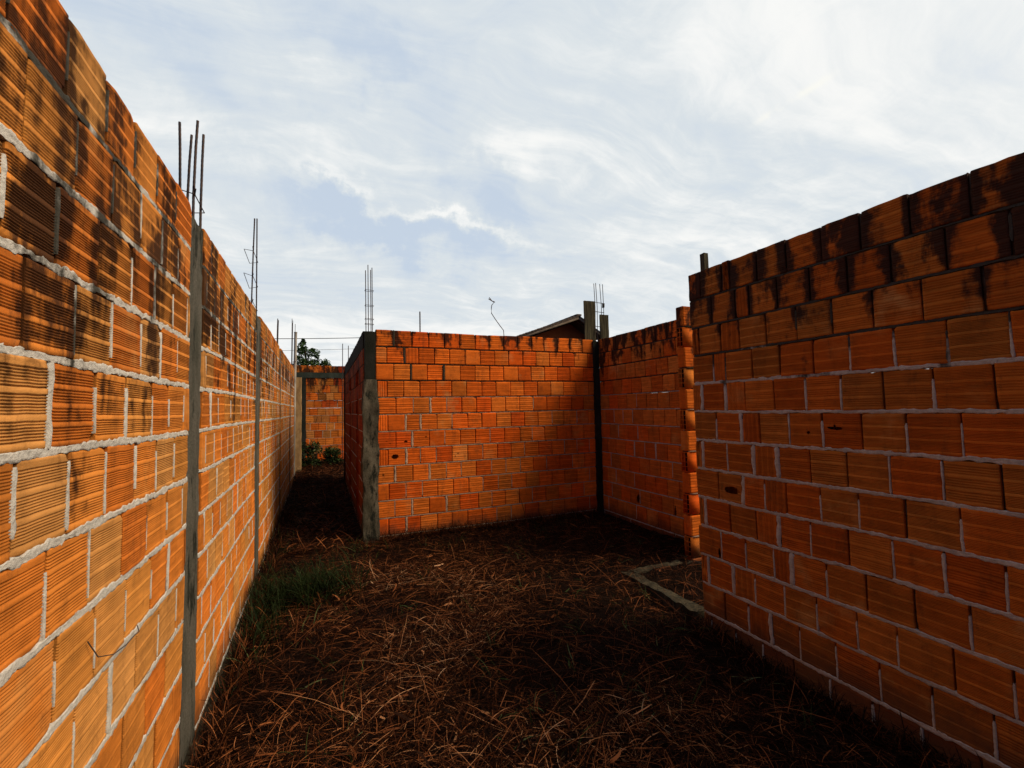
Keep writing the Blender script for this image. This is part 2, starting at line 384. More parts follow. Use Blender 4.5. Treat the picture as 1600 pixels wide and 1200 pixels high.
def bead_v(mb, uc, v0, v1, half, wout, seed, mi=1, dv=.012):
    n = max(3, int((v1 - v0) / dv)); v = np.linspace(v0, v1, n + 1); z0 = np.zeros_like(v)
    def N(k, fr): return vn(np.stack([v * fr, z0 + uc * 5.7, z0 + k], -1), seed)
    l = half * (1 + .45 * N(1, 18) + .35 * N(2, 70)); r = half * (1 + .45 * N(3, 18) + .35 * N(4, 70))
    tp = np.minimum(1, np.minimum((v - v0), (v1 - v)) / .012 + .35); l = l * tp; r = r * tp
    wo = wout * (1 + .6 * N(5, 25)); k = [(-1, -.02), (-1, -.001), (-.5, .8), (.4, 1.), (1, -.001), (1, -.02)]
    P = np.zeros((n + 1, len(k), 3))
    for i, (a, b) in enumerate(k):
        P[:, i, 1] = v; P[:, i, 0] = uc + (l * a if a < 0 else r * a); P[:, i, 2] = b if b < 0 else wo * b
    mb.grid(P[::-1], mi)
def extend(js, lo, hi, step=.1965, rs=None):
    js = sorted(js)
    if not js: js = [lo + step * rs.random()]
    while js[0] - step > lo + .03: js.insert(0, js[0] - step - rs.normal(0, .003))
    while js[-1] + step < hi - .03: js.append(js[-1] + step + rs.normal(0, .003))
    return [lo] + [j for j in js if lo + .02 < j < hi - .02] + [hi]
def courses(mb, ztop, rows, seed, kindf, hbead, vbead, gap=.004, wide=(), rots=(), holes=(), du=.014, jit=1., depthf=None, colors={}, bext=.0, hjag=.3):
    """rows: {k: [u0, joints..., u1]} local u. hbead(k)->(half, out) or None; vbead(k, rs)->(half, out, f0, f1) or None"""
    rs = np.random.default_rng(seed)
    for k, js in rows.items():
        v1 = ztop - .2 * (k - 1) - (.006 if k > 1 else 0); v0 = ztop - .2 * k + .006
        for i in range(len(js) - 1):
            a, b = js[i], js[i + 1]
            ga = .012 if any(abs(a - w) < .02 for (kk, w) in wide if kk == k) else gap * rs.uniform(.5, 1.3)
            gb = .012 if any(abs(b - w) < .02 for (kk, w) in wide if kk == k) else gap * rs.uniform(.5, 1.3)
            if i == 0: ga = 0
            if i == len(js) - 2: gb = 0
            if b - a < .035: continue
            mid = (a + b) / 2
            hs = [h for h in holes if a < h[0] < b and v0 < h[1] < v1]
            rot = any(kk == k and abs(mid - q) < .05 for kk, q in rots) or (b - a < .12)
            rd = rs.random(3)
            for (kk, q), cc in colors.items():
                if kk == k and a < q < b: rd = np.array(cc)
            dp = depthf(k, rs) if depthf else .0026
            vt = v1 - (rs.random() * .004 if k > 1 else rs.random() * .008)
            kd = kindf(k, mid, rs)
            brick(mb, a + ga, b - gb, v0, vt, kd, dp, rs, rot, hs, rd, jit)
        for j in js[1:-1]:
            isw = any(abs(j - w) < .02 for (kk, w) in wide if kk == k)
            mb.box(j - (.0125 if isw else .005), j + (.0125 if isw else .005), v0 + .001, v1 - (.012 if k == 1 else .001), -.08, -.016 if not isw else -.004, 2)
            q = vbead(k, rs)
            if isw: q = (.0135, .003, 0., 1.)
            if q: bead_v(mb, j, v0 + (v1 - v0) * q[2], v0 + (v1 - v0) * q[3], q[0], q[1], seed + k)
        mb.box(js[0] + .002, js[-1] - .002, v0 - .013, v0 + .001, -.081, -.012, 2)
        q = hbead(k)
        if q: bead_h(mb, js[0] - bext, js[-1] + bext, v0 - .006, q[0], q[1], du, seed + 100 + k, 1, hjag)
def perforated(mb, u0, u1, v0, v1, rs, w=0., nc=2, nr=4, rd=None):
    """open end of a hollow block: clay webs round dark cells"""
    rd = rs.random(3) if rd is None else rd; t_ = .0055
    us = np.linspace(u0, u1 - t_, nc + 1); vs = np.linspace(v0, v1 - t_, nr + 1); n0 = len(mb.bv)
    for i_, q in enumerate(us): mb.box(q, q + t_, v0, v1, w - (.14 if i_ in (0, nc) else .012), w, 0, rd)
    for i_, q in enumerate(vs): mb.box(u0 + .001, u1 - .001, q + .0003, q + t_ - .0003, w - (.14 if i_ in (0, nr) else .012), w - .001, 0, rd)
    for k_ in range(n0, len(mb.bv)): mb.bv[k_] = np.full_like(mb.bv[k_], .5)
    mb.box(u0 + .0045, u1 - .0045, v0 + .0045, v1 - .0045, w - .10, w - .030, 3)  # shallow dark block behind the webs, painted shade for the cell depth
def xform(origin, axis, sgn_warp=0):
    O = np.array(origin, float); U, N = {'+x': ((0, 1, 0), (1, 0, 0)), '-x': ((0, -1, 0), (-1, 0, 0)), '-y': ((1, 0, 0), (0, -1, 0)), '+y': ((-1, 0, 0), (0, 1, 0))}[axis]
    U = np.array(U, float); N = np.array(N, float)
    def f(p):
        q = np.stack([p[:, 0] * .9, p[:, 1] * .8, p[:, 0] * 0 + sgn_warp], -1)
        dw = .007 * vn(q, 91); dv = .0045 * vn(q * 1.7, 93)
        return O + p[:, 0:1] * U + (p[:, 1:2] + dv[:, None]) * np.array([0, 0, 1.]) + (p[:, 2:3] + dw[:, None]) * N
    return f

def rough_box(x0, x1, y0, y1, z0, z1, step, amp, seed=0, bulge=None, fr=14., mb=None, mi=0, taper=None):
    own = mb is None; mb = mb or MB()
    def lin(a, b, st=step): return np.linspace(a, b, max(2, int(abs(b - a) / st) + 1))
    X, Y, Z = lin(x0, x1), lin(y0, y1), lin(z0, z1, step * 1.5)
    cx, cy = (x0 + x1) / 2, (y0 + y1) / 2
    def disp(P):
        n = np.stack([fbm(P * fr, seed + i, 3) for i in range(3)], -1) * amp
        P = P + n
        if bulge is not None:
            k = bulge(P[..., 2]); P = P.copy()
            P[..., 0] = cx + (P[..., 0] - cx) * k; P[..., 1] = cy + (P[..., 1] - cy) * k
        return P
    def face(A, B, fn, flip):
        a, b = np.meshgrid(A, B, indexing='ij'); P = np.stack(fn(a, b), -1); P = disp(P)
        mb.grid(P[::-1] if flip else P, mi)
    c = lambda a, v: np.full_like(a, v)
    face(Y, Z, lambda a, b: (c(a, x1), a, b), False); face(Y, Z, lambda a, b: (c(a, x0), a, b), True)
    face(X, Z, lambda a, b: (a, c(a, y0), b), False); face(X, Z, lambda a, b: (a, c(a, y1), b), True)
    face(X, Y, lambda a, b: (a, b, c(a, z1)), False); face(X, Y, lambda a, b: (a, b, c(a, z0)), True)
    return mb
def tube(mb, pts, r, n=6, mi=0, rib=0):
    P = np.array(pts, float)
    if rib:
        Q = [P[0]]
        for a, b in zip(P[:-1], P[1:]):
            m = max(1, int(np.linalg.norm(b - a) / rib))
            for i in range(1, m + 1): Q.append(a + (b - a) * i / m)
        P = np.array(Q)
    T = np.gradient(P, axis=0); T /= np.linalg.norm(T, axis=1)[:, None] + 1e-9
    rf = np.array([0, 0, 1.]) if abs(T[0][2]) < .8 else np.array([1., 0, 0])
    G = np.zeros((len(P), n + 1, 3)); ang = np.linspace(0, 2 * np.pi, n + 1)
    r = np.broadcast_to(np.asarray(r, float), (len(P),)).copy()
    if rib: r = r * (1 + .10 * (np.arange(len(P)) % 2))
    for i in range(len(P)):
        a = np.cross(T[i], rf); a /= np.linalg.norm(a) + 1e-9; b = np.cross(T[i], a)
        G[i] = P[i] + r[i] * (np.cos(ang)[:, None] * a + np.sin(ang)[:, None] * b)
    mb.grid(G[::-1] if True else G, mi)
    for e in (0, -1):
        q = G[e][:n]; 
        for j in range(1, n - 1, 2): 
            idx = [0, j, j + 1, min(j + 2, n - 1)] if j + 2 <= n - 1 else None
            if idx: mb.add(q[idx], [(0, 1, 2, 3)], mi)

# ================================================================== GROUND
def gh(x, y):
    x = np.asarray(x, float); y = np.asarray(y, float); z0 = np.zeros_like(x)
    h = .035 * fbm(np.stack([x * 1.3, y * 1.3, z0], -1), 41, 3) + .012 * fbm(np.stack([x * 9, y * 9, z0], -1), 43, 3) - .01
    h = h - .07 * np.clip((x - 1.5) / .8, 0, 1) * np.clip((3.2 - y) / .4, 0, 1) * np.clip((y + 1) / .5, 0, 1)
    h = h + .20 * np.clip((y - 9.5) / 3.5, 0, 1)
    h = h - .04 * np.clip((.0 - x - .2) / .3, 0, 1) * np.clip((4.2 - y) / .6, 0, 1)
    far = np.clip((np.hypot(x, y) - 25) / 20, 0, 1); return h * (1 - far) - .02 * far
mg, t, b = new_mat('soil', .98); P = objpos(t)
a1 = t.noise(P, 3, 6, .65); a2 = t.noise(P, 45, 6, .7)
c_ = t.mix(t.map(a1, .35, .65), (.0035, .0016, .001), (.010, .0045, .0022))
t.l.new(t.v('SCALE', c_, t.map(a2, .3, .7, .5, 1.3, False)), b.inputs['Base Color']); bump(t, b, a2, .9, .02)
gx = np.concatenate([[-900, -300, -120, -50, -20, -8, -3], np.arange(-1.2, 4.6, .045), [5, 7, 12, 25, 60, 150, 400, 900]])
gy = np.concatenate([[-900, -300, -100, -30, -10, -4], np.arange(-1, 6, .045), np.arange(6.1, 14, .12), [15, 18, 25, 45, 100, 300, 900]])
GX, GY = np.meshgrid(gx, gy, indexing='ij'); mb = MB(); mb.grid(np.stack([GX, GY, gh(GX, GY)], -1))
tag(mb.build('ground', mg, smooth=True), kind='structure')

# ================================================================== LEFT BOUNDARY WALL
XL, ZL = -.536, 2.404
Y0, Y1 = -2.2, 11.0
lw = tag(empty('boundary_wall', (XL, 2.5, 0)), 'long boundary wall of grooved orange bricks with thick pale mortar along the left', 'brick wall', kind='thing')
LJ = {1: [1.089, 1.297, 1.503, 1.7, 1.901, 2.119], 2: [1.152, 1.351, 1.55, 1.756, 1.962, 2.158], 3: [1.095, 1.281, 1.484, 1.695, 1.9, 2.104],
      4: [1.169, 1.367, 1.567, 1.781, 1.967, 2.167], 5: [1.271, 1.483, 1.676, 1.894, 2.075], 6: [1.163, 1.359, 1.552, 1.758, 1.945, 2.151],
      7: [1.281, 1.472, 1.669, 1.865, 2.078], 8: [1.328, 1.516, 1.71, 1.926, 2.106], 9: [1.42, 1.617, 1.807, 2.017, 2.232],
      10: [1.716, 1.915, 2.124], 11: [2.023, 2.233], 12: [1.9, 2.1], 13: [2.0]}
COLS = [(2.345, 2.60), (4.56, 4.85), (6.98, 7.2), (9.25, 9.47)]
mb = MB(); rs = np.random.default_rng(5)
def lkind(k, m, rs):
    if m > 5.2 or m < .3: return 'lite'
    if k <= 2: return 'band' if rs.random() < .8 else 'fine'
    return 'fine' if rs.random() < .9 else 'band'
def ldepth(k, rs): return rs.uniform(.0015, .0026) if k > 2 else rs.uniform(.0008, .0016)
def lh(k): return (.0100, .0008) if k > 1 else (.0085, .0003)
def lv(k, rs):
    r = rs.random()
    if k == 1: return None if r < .75 else (.005, .001, .2, .8)
    if k > 8 and r < .5 or r < .15: return None
    if r < .8: return (rs.uniform(.0040, .0062), .0004, rs.uniform(0, .25), rs.uniform(.7, 1))
    return (rs.uniform(.0075, .0115), .0012, rs.uniform(0, .3), rs.uniform(.8, 1))
segs = [(Y0, 2.345)] + [(COLS[i][1], COLS[i + 1][0]) for i in range(3)] + [(9.47, Y1)]
for si, (a, bb) in enumerate(segs):
    rows = {}
    for k in range(1, 14):
        js = [j for j in LJ.get(k, []) if a < j < bb] if si == 0 else [a + .06 + (.1 if k % 2 else 0.) + .02 * rs.random()]
        rows[k] = extend(js, a, bb, .1965, rs)
    wide = [(8, 2.106), (9, 1.617), (5, 1.271), (10, 1.5)] if si == 0 else ([(5, rows[5][1])] if si == 1 else [])
    courses(mb, ZL, rows, 50 + si, lkind, lh, lv, .0058, wide=wide, du=.006 if si < 1 else .012 if si < 2 else .03, bext=.012, hjag=.42, depthf=ldepth, jit=1. if si < 3 else .6)
brk = mb.build('brickwork', [M_BL, M_ML, M_CORE], lw, xform((XL, 0, 0), '+x'))
for i, (a, bb) in enumerate(COLS):
    # shuttered concrete set slightly behind the brick faces
    cb = rough_box(XL - .14, XL - .006 + (.004 if i else 0), a + .004, bb - .004, -.1, ZL - (.02, .04, .05, .05)[i], .022 if i < 2 else .05, .006, 60 + i)
    co = cb.build('concrete_column', M_COLL, lw, smooth=True)
    if i == 0: bars = [(-.57, 2.552, 2.915), (-.57, 2.705, 2.93), (-.63, 2.586, 2.905), (-.63, 2.724, 2.93)]; rings = []
    elif i == 1: bars = [(-.60, 4.72, 3.30), (-.60, 5.17, 3.50)]; rings = []
    elif i == 2: bars = [(-.60, 7.26, 2.77), (-.60, 7.90, 2.87)]; rings = []
    else: bars = []
    if i == 0:
        bars = [(-.552, 2.455, 2.865), (-.552, 2.59, 2.875), (-.615, 2.50, 2.868), (-.615, 2.62, 2.88)]
    if i == 1: bars = [(-.575, 4.54, 3.235), (-.575, 4.86, 3.36)]
    if i == 2: bars = [(-.575, 7.03, 2.80), (-.575, 7.16, 2.80)]
    for j, (bx_, by_, bz_) in enumerate(bars):
        m_ = MB(); lx, ly = rs.normal(0, .008, 2)
        tube(m_, [(bx_, by_, ZL - .15), (bx_, by_, ZL + .1), (bx_ + lx * .5, by_ + ly * .5, (ZL + bz_) / 2 + .1), (bx_ + lx, by_ + ly, bz_)], .0055, 8, rib=.012)
        m_.build('rebar', M_STEEL, co)
    if bars:
        ys = [q[1] for q in bars]; xs = [q[0] for q in bars]; ya, yb = min(ys) - .008, max(ys) + .008; xa, xb = max(xs) + .008, min(xs) - .008
        if xb > xa - .03: xb = xa - .07
        for zz_ in ([ZL + .10] if i == 0 else [ZL + .07, ZL + .30, ZL + .53] if i == 1 else []):
            m_ = MB(); s_ = rs.normal(0, .012, 5)
            tube(m_, [(xa, ya - .03, zz_ + .03), (xa, ya, zz_ + s_[0] * .3), (xa, yb, zz_ - .01 + s_[1]), (xb, yb, zz_ - .02 + s_[2]), (xb, ya, zz_ + .015 + s_[3]), (xa, ya, zz_), (xa + .01, ya - .035, zz_ + .012)], .0026, 6)
            m_.build('stirrup', M_STEEL, co)
# rough concrete footing spilling at the wall foot
ft = rough_box(XL - .10, XL + .030, -1.5, 4.4, -.25, -.01, .03, .016, 77).build('footing', M_FOOT, lw, smooth=True)
# fourth post of the wall carries four thin bars
m0 = rough_box(XL - .14, XL + .004, 10.78, 11.0, -.1, ZL + .02, .05, .006, 71).build('concrete_column', M_COLD, lw, smooth=True)
for q in ((-.585, 10.45, 3.46), (-.585, 10.72, 3.47), (-.60, 10.9, 3.45), (-.545, 10.86, 3.42)):
    m_ = MB(); tube(m_, [(q[0], q[1], ZL - .1), (q[0] + .01, q[1], q[2])], .0055, 5); m_.build('rebar', M_STEEL, m0)

# thin bent tie wire caught in a mortar bed of the near left wall
m_ = MB(); tube(m_, [(-.530, 1.462, .925), (-.522, 1.50, .868), (-.510, 1.56, .843), (-.505, 1.63, .835), (-.508, 1.70, .83), (-.515, 1.76, .815), (-.525, 1.775, .83)], .0014, 5)
tag(m_.build('tie_wire', M_STEEL), 'thin bent rusty tie wire caught in the mortar of the orange wall at lower left', 'wire')

# ================================================================== RIGHT WALL
XR, ZR = 2.479, 2.427
RJ = {1: [2.366, 2.177, 2.116, 1.917, 1.725, 1.526, 1.335, 1.129, 0.923],
      2: [2.275, 2.082, 1.982, 1.792, 1.599, 1.406, 1.215, 1.012, 0.812],
      3: [2.4, 2.21, 2.064, 1.876, 1.686, 1.495, 1.304, 1.108, 0.904],
      4: [2.28, 2.179, 1.981, 1.798, 1.601, 1.416, 1.224, 1.029, 0.835],
      5: [2.39, 2.19, 2.038, 1.841, 1.654, 1.47, 1.283, 1.089, 0.892],
      6: [2.275, 2.078, 1.95, 1.761, 1.575, 1.384, 1.199, 1.004],
      7: [2.403, 2.197, 2.001, 1.843, 1.651, 1.464, 1.277, 1.08, 0.894],
      8: [2.281, 2.086, 1.937, 1.801, 1.607, 1.419, 1.226, 1.028],
      9: [2.402, 2.199, 2.005, 1.857, 1.67, 1.478, 1.285, 1.094, 0.903],
      10: [2.282, 2.094, 1.901, 1.79, 1.596, 1.407, 1.212, 1.022],
      11: [2.401, 2.196, 2.036, 1.844, 1.661, 1.461, 1.287, 1.085, 0.903],
      12: [2.278, 2.097, 1.944, 1.764], 13: [2.2]}
mb = MB(); rows = {k: extend([-j for j in v], -2.468, 2.2, .196, rs) for k, v in RJ.items()}
rj = np.random.default_rng(3)
for k in rows: rows[k][0] = -2.470 + rj.uniform(-.008, .018)
wideR = [(5, -2.39), (5, -2.19), (6, -2.078), (7, -2.403), (7, -2.001), (7, -1.843), (8, -2.086), (9, -2.402), (9, -1.857), (10, -1.79), (11, -2.401), (11, -2.196), (12, -1.944)]
rotR = [(1, -2.146), (2, -2.03), (3, -2.13), (4, -2.23), (5, -2.11), (6, -2.01), (7, -1.92), (8, -1.87), (9, -1.93), (10, -1.845), (11, -2.11), (12, -2.02)]
holesR = [(-1.509, 1.342, .036, .012), (-2.178, .915, .055, .020), (-1.651, 1.313, .008, .009), (-1.13, 1.822, .050, .016), (-2.30, .47, .010, .03)]
def rkind(k, m, rs): return 'lite' if m > .0 else ('coarse' if k < 3 or rs.random() < .35 else 'fine')
def rv_(k, rs):
    r = rs.random()
    if k <= 3: return None if r < .8 else (.005, -.002, .3, .9)
    return None if r < .30 else (rs.uniform(.0035, .0065), .0008, 0, rs.uniform(.7, 1))
courses(mb, ZR, rows, 80, rkind, lambda k: (.0095, .0016) if k > 3 else (.0060, -.001) if k > 1 else (.0055, -.003), rv_, .005, wideR, rotR, holesR, .012,
        jit=1.5, hjag=.42, depthf=lambda k, rs: rs.uniform(.0010, .0021), colors={(9, -2.3): (.02, .3, .6), (6, -.8): (.0, .2, .4)})
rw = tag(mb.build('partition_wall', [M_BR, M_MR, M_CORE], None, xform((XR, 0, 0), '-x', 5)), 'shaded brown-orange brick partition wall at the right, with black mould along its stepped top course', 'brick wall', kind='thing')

# ================================================================== BACK WALL OF THE ROOM
YB, ZB = 5.41, 2.431
bwl = tag(empty('room_wall', (2.0, YB + .05, 0)), 'sunlit orange-red brick wall facing the camera at the far side of the room', 'brick wall', kind='thing')
BJ = {1: [0.787, 1.002, 1.206, 1.404, 1.601, 1.804, 1.991, 2.196, 2.398, 2.602, 2.788, 2.991, 3.189, 3.392],
      2: [0.708, 0.913, 1.081, 1.275, 1.468, 1.667, 1.87, 2.067, 2.262, 2.468, 2.662, 2.866, 3.068, 3.26, 3.481],
      3: [0.785, 0.987, 1.184, 1.392, 1.6, 1.798, 1.997, 2.188, 2.395, 2.585, 2.787, 2.984, 3.184, 3.402],
      4: [0.71, 0.9, 1.093, 1.288, 1.487, 1.68, 1.884, 2.077, 2.28, 2.474, 2.676, 2.877, 3.076, 3.278, 3.483],
      5: [0.809, 1.012, 1.215, 1.422, 1.614, 1.81, 2.008, 2.206, 2.407, 2.61, 2.812, 3.003, 3.202, 3.397],
      6: [0.715, 0.92, 1.097, 1.296, 1.488, 1.691, 1.877, 2.077, 2.283, 2.476, 2.675, 2.888, 3.074, 3.281, 3.469],
      7: [0.807, 0.996, 1.199, 1.393, 1.588, 1.788, 1.986, 2.186, 2.407, 2.584, 2.772, 2.961, 3.189],
      8: [0.718, 0.922, 1.093, 1.285, 1.483, 1.684, 1.883, 2.083, 2.275, 2.467, 2.674, 2.877, 3.07, 3.268],
      9: [0.792, 1.0, 1.199, 1.408, 1.596, 1.79, 2.0, 2.198, 2.402, 2.59], 10: [0.725, 0.919, 1.112, 1.298, 1.495, 1.692, 1.88, 2.088, 2.275, 2.48, 2.67, 2.865],
      11: [0.789, 0.989, 1.194, 1.406, 1.572, 1.817, 1.997, 2.181], 12: [0.719, 0.92, 1.085, 1.293, 1.472, 1.672, 1.862], 13: [.8]}
mb = MB(); rows = {k: extend(v, .585 if k < 4 else .60, 3.57, .198, rs) for k, v in BJ.items()}
wideB = [(1, .787), (2, .913), (3, .987), (3, 1.392), (5, 1.215), (6, .92), (6, 1.097), (7, .996), (8, .922), (9, .792), (9, 1.194), (11, .989), (11, 1.406), (12, .92)]
holesB = [(.794, .935, .036, .028), (.921, 1.106, .020, .010), (.70, 1.12, .008, .008), (.74, 1.09, .007, .006), (1.16, 1.15, .010, .009), (1.56, .93, .008, .009), (1.52, .90, .007, .007), (.66, .73, .010, .008), (.66, .32, .010, .006)]
def bk(k, m, rs): return 'lite' if rs.random() < .8 else 'flat'
courses(mb, ZB, rows, 90, bk, lambda k: (.0058, .0014) if k > 5 else (.0045, -.004), lambda k, rs: None if rs.random() < .68 or k < 5 else (.004, .000, .1, 1.), .0042, wideB, [(2, 1.0)], holesB, .02,
        depthf=lambda k, rs: rs.uniform(.0010, .0022), colors={(8, 1.38): (.01, .3, .5), (12, 1.0): (.0, .2, .5), (1, 1.5): (.15, .9, .5), (5, 1.9): (.05, .7, .5)})
mb.build('brickwork', [M_BB, M_MB, M_CORE], bwl, xform((0, YB, 0), '-y', 9))
# left corner pillar: rough poured concrete, narrower and black above
def bl(z): return 1 + .24 * np.clip((1.80 - z) / .25, 0, 1) + .10 * np.sin(z * 9) * np.clip((1.75 - z) / .2, 0, 1)
pc = rough_box(.455, .592, YB - .012, YB + .13, -.12, 1.84, .02, .013, 101, bl).build('concrete_column', M_COLP, bwl, smooth=True)
pc2 = rough_box(.462, .582, YB + .002, YB + .13, 1.80, ZB - .03, .025, .006, 102).build('concrete_column', M_COLD, bwl, smooth=True)
for q in ((.478, YB + .03, 3.13), (.512, YB + .10, 3.22), (.535, YB + .03, 3.14), (.558, YB + .10, 3.19)):
    m_ = MB(); tube(m_, [(q[0], q[1], ZB - .2), (q[0] - .004, q[1], q[2])], .005, 6, rib=.02); m_.build('rebar', M_STEEL, pc2)
for zq in (2.50, 2.56, 2.72, 2.90):
    m_ = MB(); tube(m_, [(.47, YB + .022, zq), (.566, YB + .022, zq - .006), (.566, YB + .108, zq), (.47, YB + .108, zq + .004), (.47, YB + .022, zq)], .0026, 5); m_.build('stirrup', M_STEEL, pc2)
# right corner column
pr_ = rough_box(3.565, 3.66, YB - .03, YB + .12, -.12, ZB - .02, .025, .014, 103).build('concrete_column', M_COLD, bwl, smooth=True)
for q in ((3.716, 5.55, 3.297, 0), (3.759, 5.56, 3.31, -.004), (3.826, 5.55, 3.298, -.006), (3.872, 5.56, 3.302, .004)):
    m_ = MB(); tube(m_, [(q[0] + .004, q[1], 2.2), (q[0] + .006, q[1], 2.7), (q[0] + .012, q[1], 2.95), (q[0] + q[3], q[1], q[2])], .0048, 6); m_.build('rebar', M_STEEL, pr_)
for zq in (2.66, 2.88, 3.02):
    m_ = MB(); tube(m_, [(3.71, 5.54, zq), (3.88, 5.54, zq - .012), (3.885, 5.60, zq), (3.715, 5.60, zq + .01), (3.71, 5.54, zq)], .0026, 5); m_.build('stirrup', M_STEEL, pr_)
m_ = MB(); rough_box(3.862, 3.886, 5.535, 5.565, 2.945, 3.01, .01, .008, 3, mb=m_); m_.build('tie_knot', M_WIRE, pr_, smooth=True)
m_ = rough_box(3.52, 3.70, 5.515, 5.54, .9, 3.02, .02, .004, 105, fr=9); m_.build('formwork_board', M_WOOD, bwl)
m_ = rough_box(3.80, 3.945, 5.53, 5.555, .9, 2.835, .02, .004, 106, fr=9); m_.build('formwork_board', M_WOOD, bwl)
# loose things sticking up from the top of the room wall
m_ = MB(); tube(m_, [(1.113, YB + .05, ZB - .22), (1.113, YB + .05, 2.685)], .0075, 8, rib=.015); m_.build('rebar', M_STEEL, bwl)
m_ = MB(); tube(m_, [(2.04, 5.5, 2.945), (2.075, 5.5, 2.905), (2.108, 5.5, 2.880), (2.09, 5.5, 2.862), (2.075, 5.5, 2.845), (2.068, 5.5, 2.80), (2.069, 5.5, 2.735), (2.12, 5.5, 2.66), (2.19, 5.5, 2.57), (2.236, 5.5, 2.515), (2.24, 5.5, 2.45), (2.24, 5.47, 2.39)], .005, 6)
tube(m_, [(2.03, 5.5, 2.925), (2.075, 5.49, 2.898), (2.12, 5.5, 2.888)], .006, 6)
tag(m_.build('bent_rod', M_STEEL), 'thin crooked steel rod with a hooked tip above the middle of the far wall', 'steel rod')

# ================================================================== SHORT SIDE WALL
sw = tag(empty('side_wall', (3.66, 4.5, 0)), 'short dark orange brick wall between the black corner column and the doorway at right', 'brick wall', kind='thing')
mb = MB(); rows = {}
for k in range(1, 14): rows[k] = extend([-5.36 + (.17 if k % 2 else .08) + .03 * rs.random()], -5.40, -3.40, .195, rs)
courses(mb, ZB, rows, 110, bk, lambda k: (.0055, .0012) if k > 4 else (.0045, -.004), lambda k, rs: None if rs.random() < .7 or k < 5 else (.004, .000, .1, 1.), .0045, [(8, rows[8][4]), (8, rows[8][6])], (), [(-4.62, .32, .03, .05), (-3.98, .26, .015, .09)], .02,
        depthf=lambda k, rs: rs.uniform(.0006, .0013))
mb.build('brickwork', [M_BS, M_MR, M_CORE], sw, xform((3.655, 0, 0), '-x', 13))
# toothed end of the cross wall: alternate open block ends, lit face towards the camera
cw = tag(empty('door_jamb', (3.21, 3.33, 0)), 'narrow bright orange wall end beside the doorway, open block holes on its edge', 'brick wall end', kind='thing')
mb = MB(); rs2 = np.random.default_rng(31)
rowsJ = {}
for k in range(1, 14):
    rowsJ[k] = [3.212 if k % 2 else 3.352, 3.40 if k % 2 else 3.45] + list(np.arange(3.64 if not k % 2 else 3.6, 4.4, .196)) + [4.4]
courses(mb, ZB, rowsJ, 120, lambda k, m, rs: 'lite', lambda k: (.005, .001), lambda k, rs: None, .004, (), (), (), .03, depthf=lambda k, rs: .0012, colors={(k, 3.25): (.3 + .1 * (k % 3), .6, .6) for k in range(1, 14)})
mb.build('brickwork', [M_BO, M_MB, M_CORE], cw, xform((0, 3.29, 0), '-y', 15))
mb = MB()
for k in range(1, 13):
    v1 = ZB - .2 * (k - 1) - .006; v0 = v1 - .186
    if k % 2 == 0: perforated(mb, -3.376, -3.294, v0, v1, rs2, .004, 2, 4)
    else: brick(mb, -3.378, -3.292, v0, v1, 'flat', .001, rs2, True)
mb.build('block_ends', [M_BO, M_MR, M_CORE, M_CELL], cw, xform((3.206, 0, 0), '-x', 17))

# ================================================================== FOUNDATION BEAM (door threshold)
fb = MB()
rough_box(2.455, 2.56, 2.50, 3.38, -.25, .000, .03, .020, 130, mb=fb); rough_box(2.55, 3.22, 3.285, 3.375, -.25, .010, .03, .020, 131, mb=fb)
tag(fb.build('foundation_beam', M_FOOT, smooth=True), 'low L-shaped concrete foundation strip on the ground in front of the doorway', 'foundation')

# ================================================================== HOUSE SIDE WALL ALONG THE CORRIDOR
hw = tag(empty('corridor_wall', (.46, 7.7, 0)), 'dark shaded brick wall with a black concrete capping beam along the right of the passage', 'brick wall', kind='thing')
mb = MB(); rows = {}
pcs = [(-8.45, -8.05), (-6.78, -6.36)]
for k in range(2, 14):
    sg = [(-10.0, -8.45), (-8.05, -6.78), (-6.36, -5.54)]
    for (a, bb) in sg:
        courses(mb, ZB, {k: extend([a + (.1 if k % 2 else .17)], a, bb, .196, rs)}, 140 + k, lambda k, m, rs: 'lite', lambda k: (.005, .0005), lambda k, rs: None, .005, du=.05, depthf=lambda k, rs: .001)
    for (a, bb) in pcs:
        v1 = ZB - .2 * (k - 1) - .006; v0 = v1 - .186
        if k % 2: perforated(mb, a + .02, bb - .02, v0, v1, rs2, .008, 4, 3, (.1, .3, .4))
        else: brick(mb, a + .004, bb - .004, v0, v1, 'flat', .001, rs2, False, (), (.08, .9, .5))
mb.build('brickwork', [M_BD, M_MR, M_CORE, M_CELL], hw, xform((.46, 0, 0), '-x', 19))
rough_box(.452, .56, 5.54, 10.05, ZB - .21, ZB - .005, .06, .006, 151).build('ring_beam', M_COLD, hw, smooth=True)
rough_box(.44, .58, 10.0, 10.22, -.1, ZB - .1, .05, .006, 152).build('concrete_column', M_COLD, hw, smooth=True)

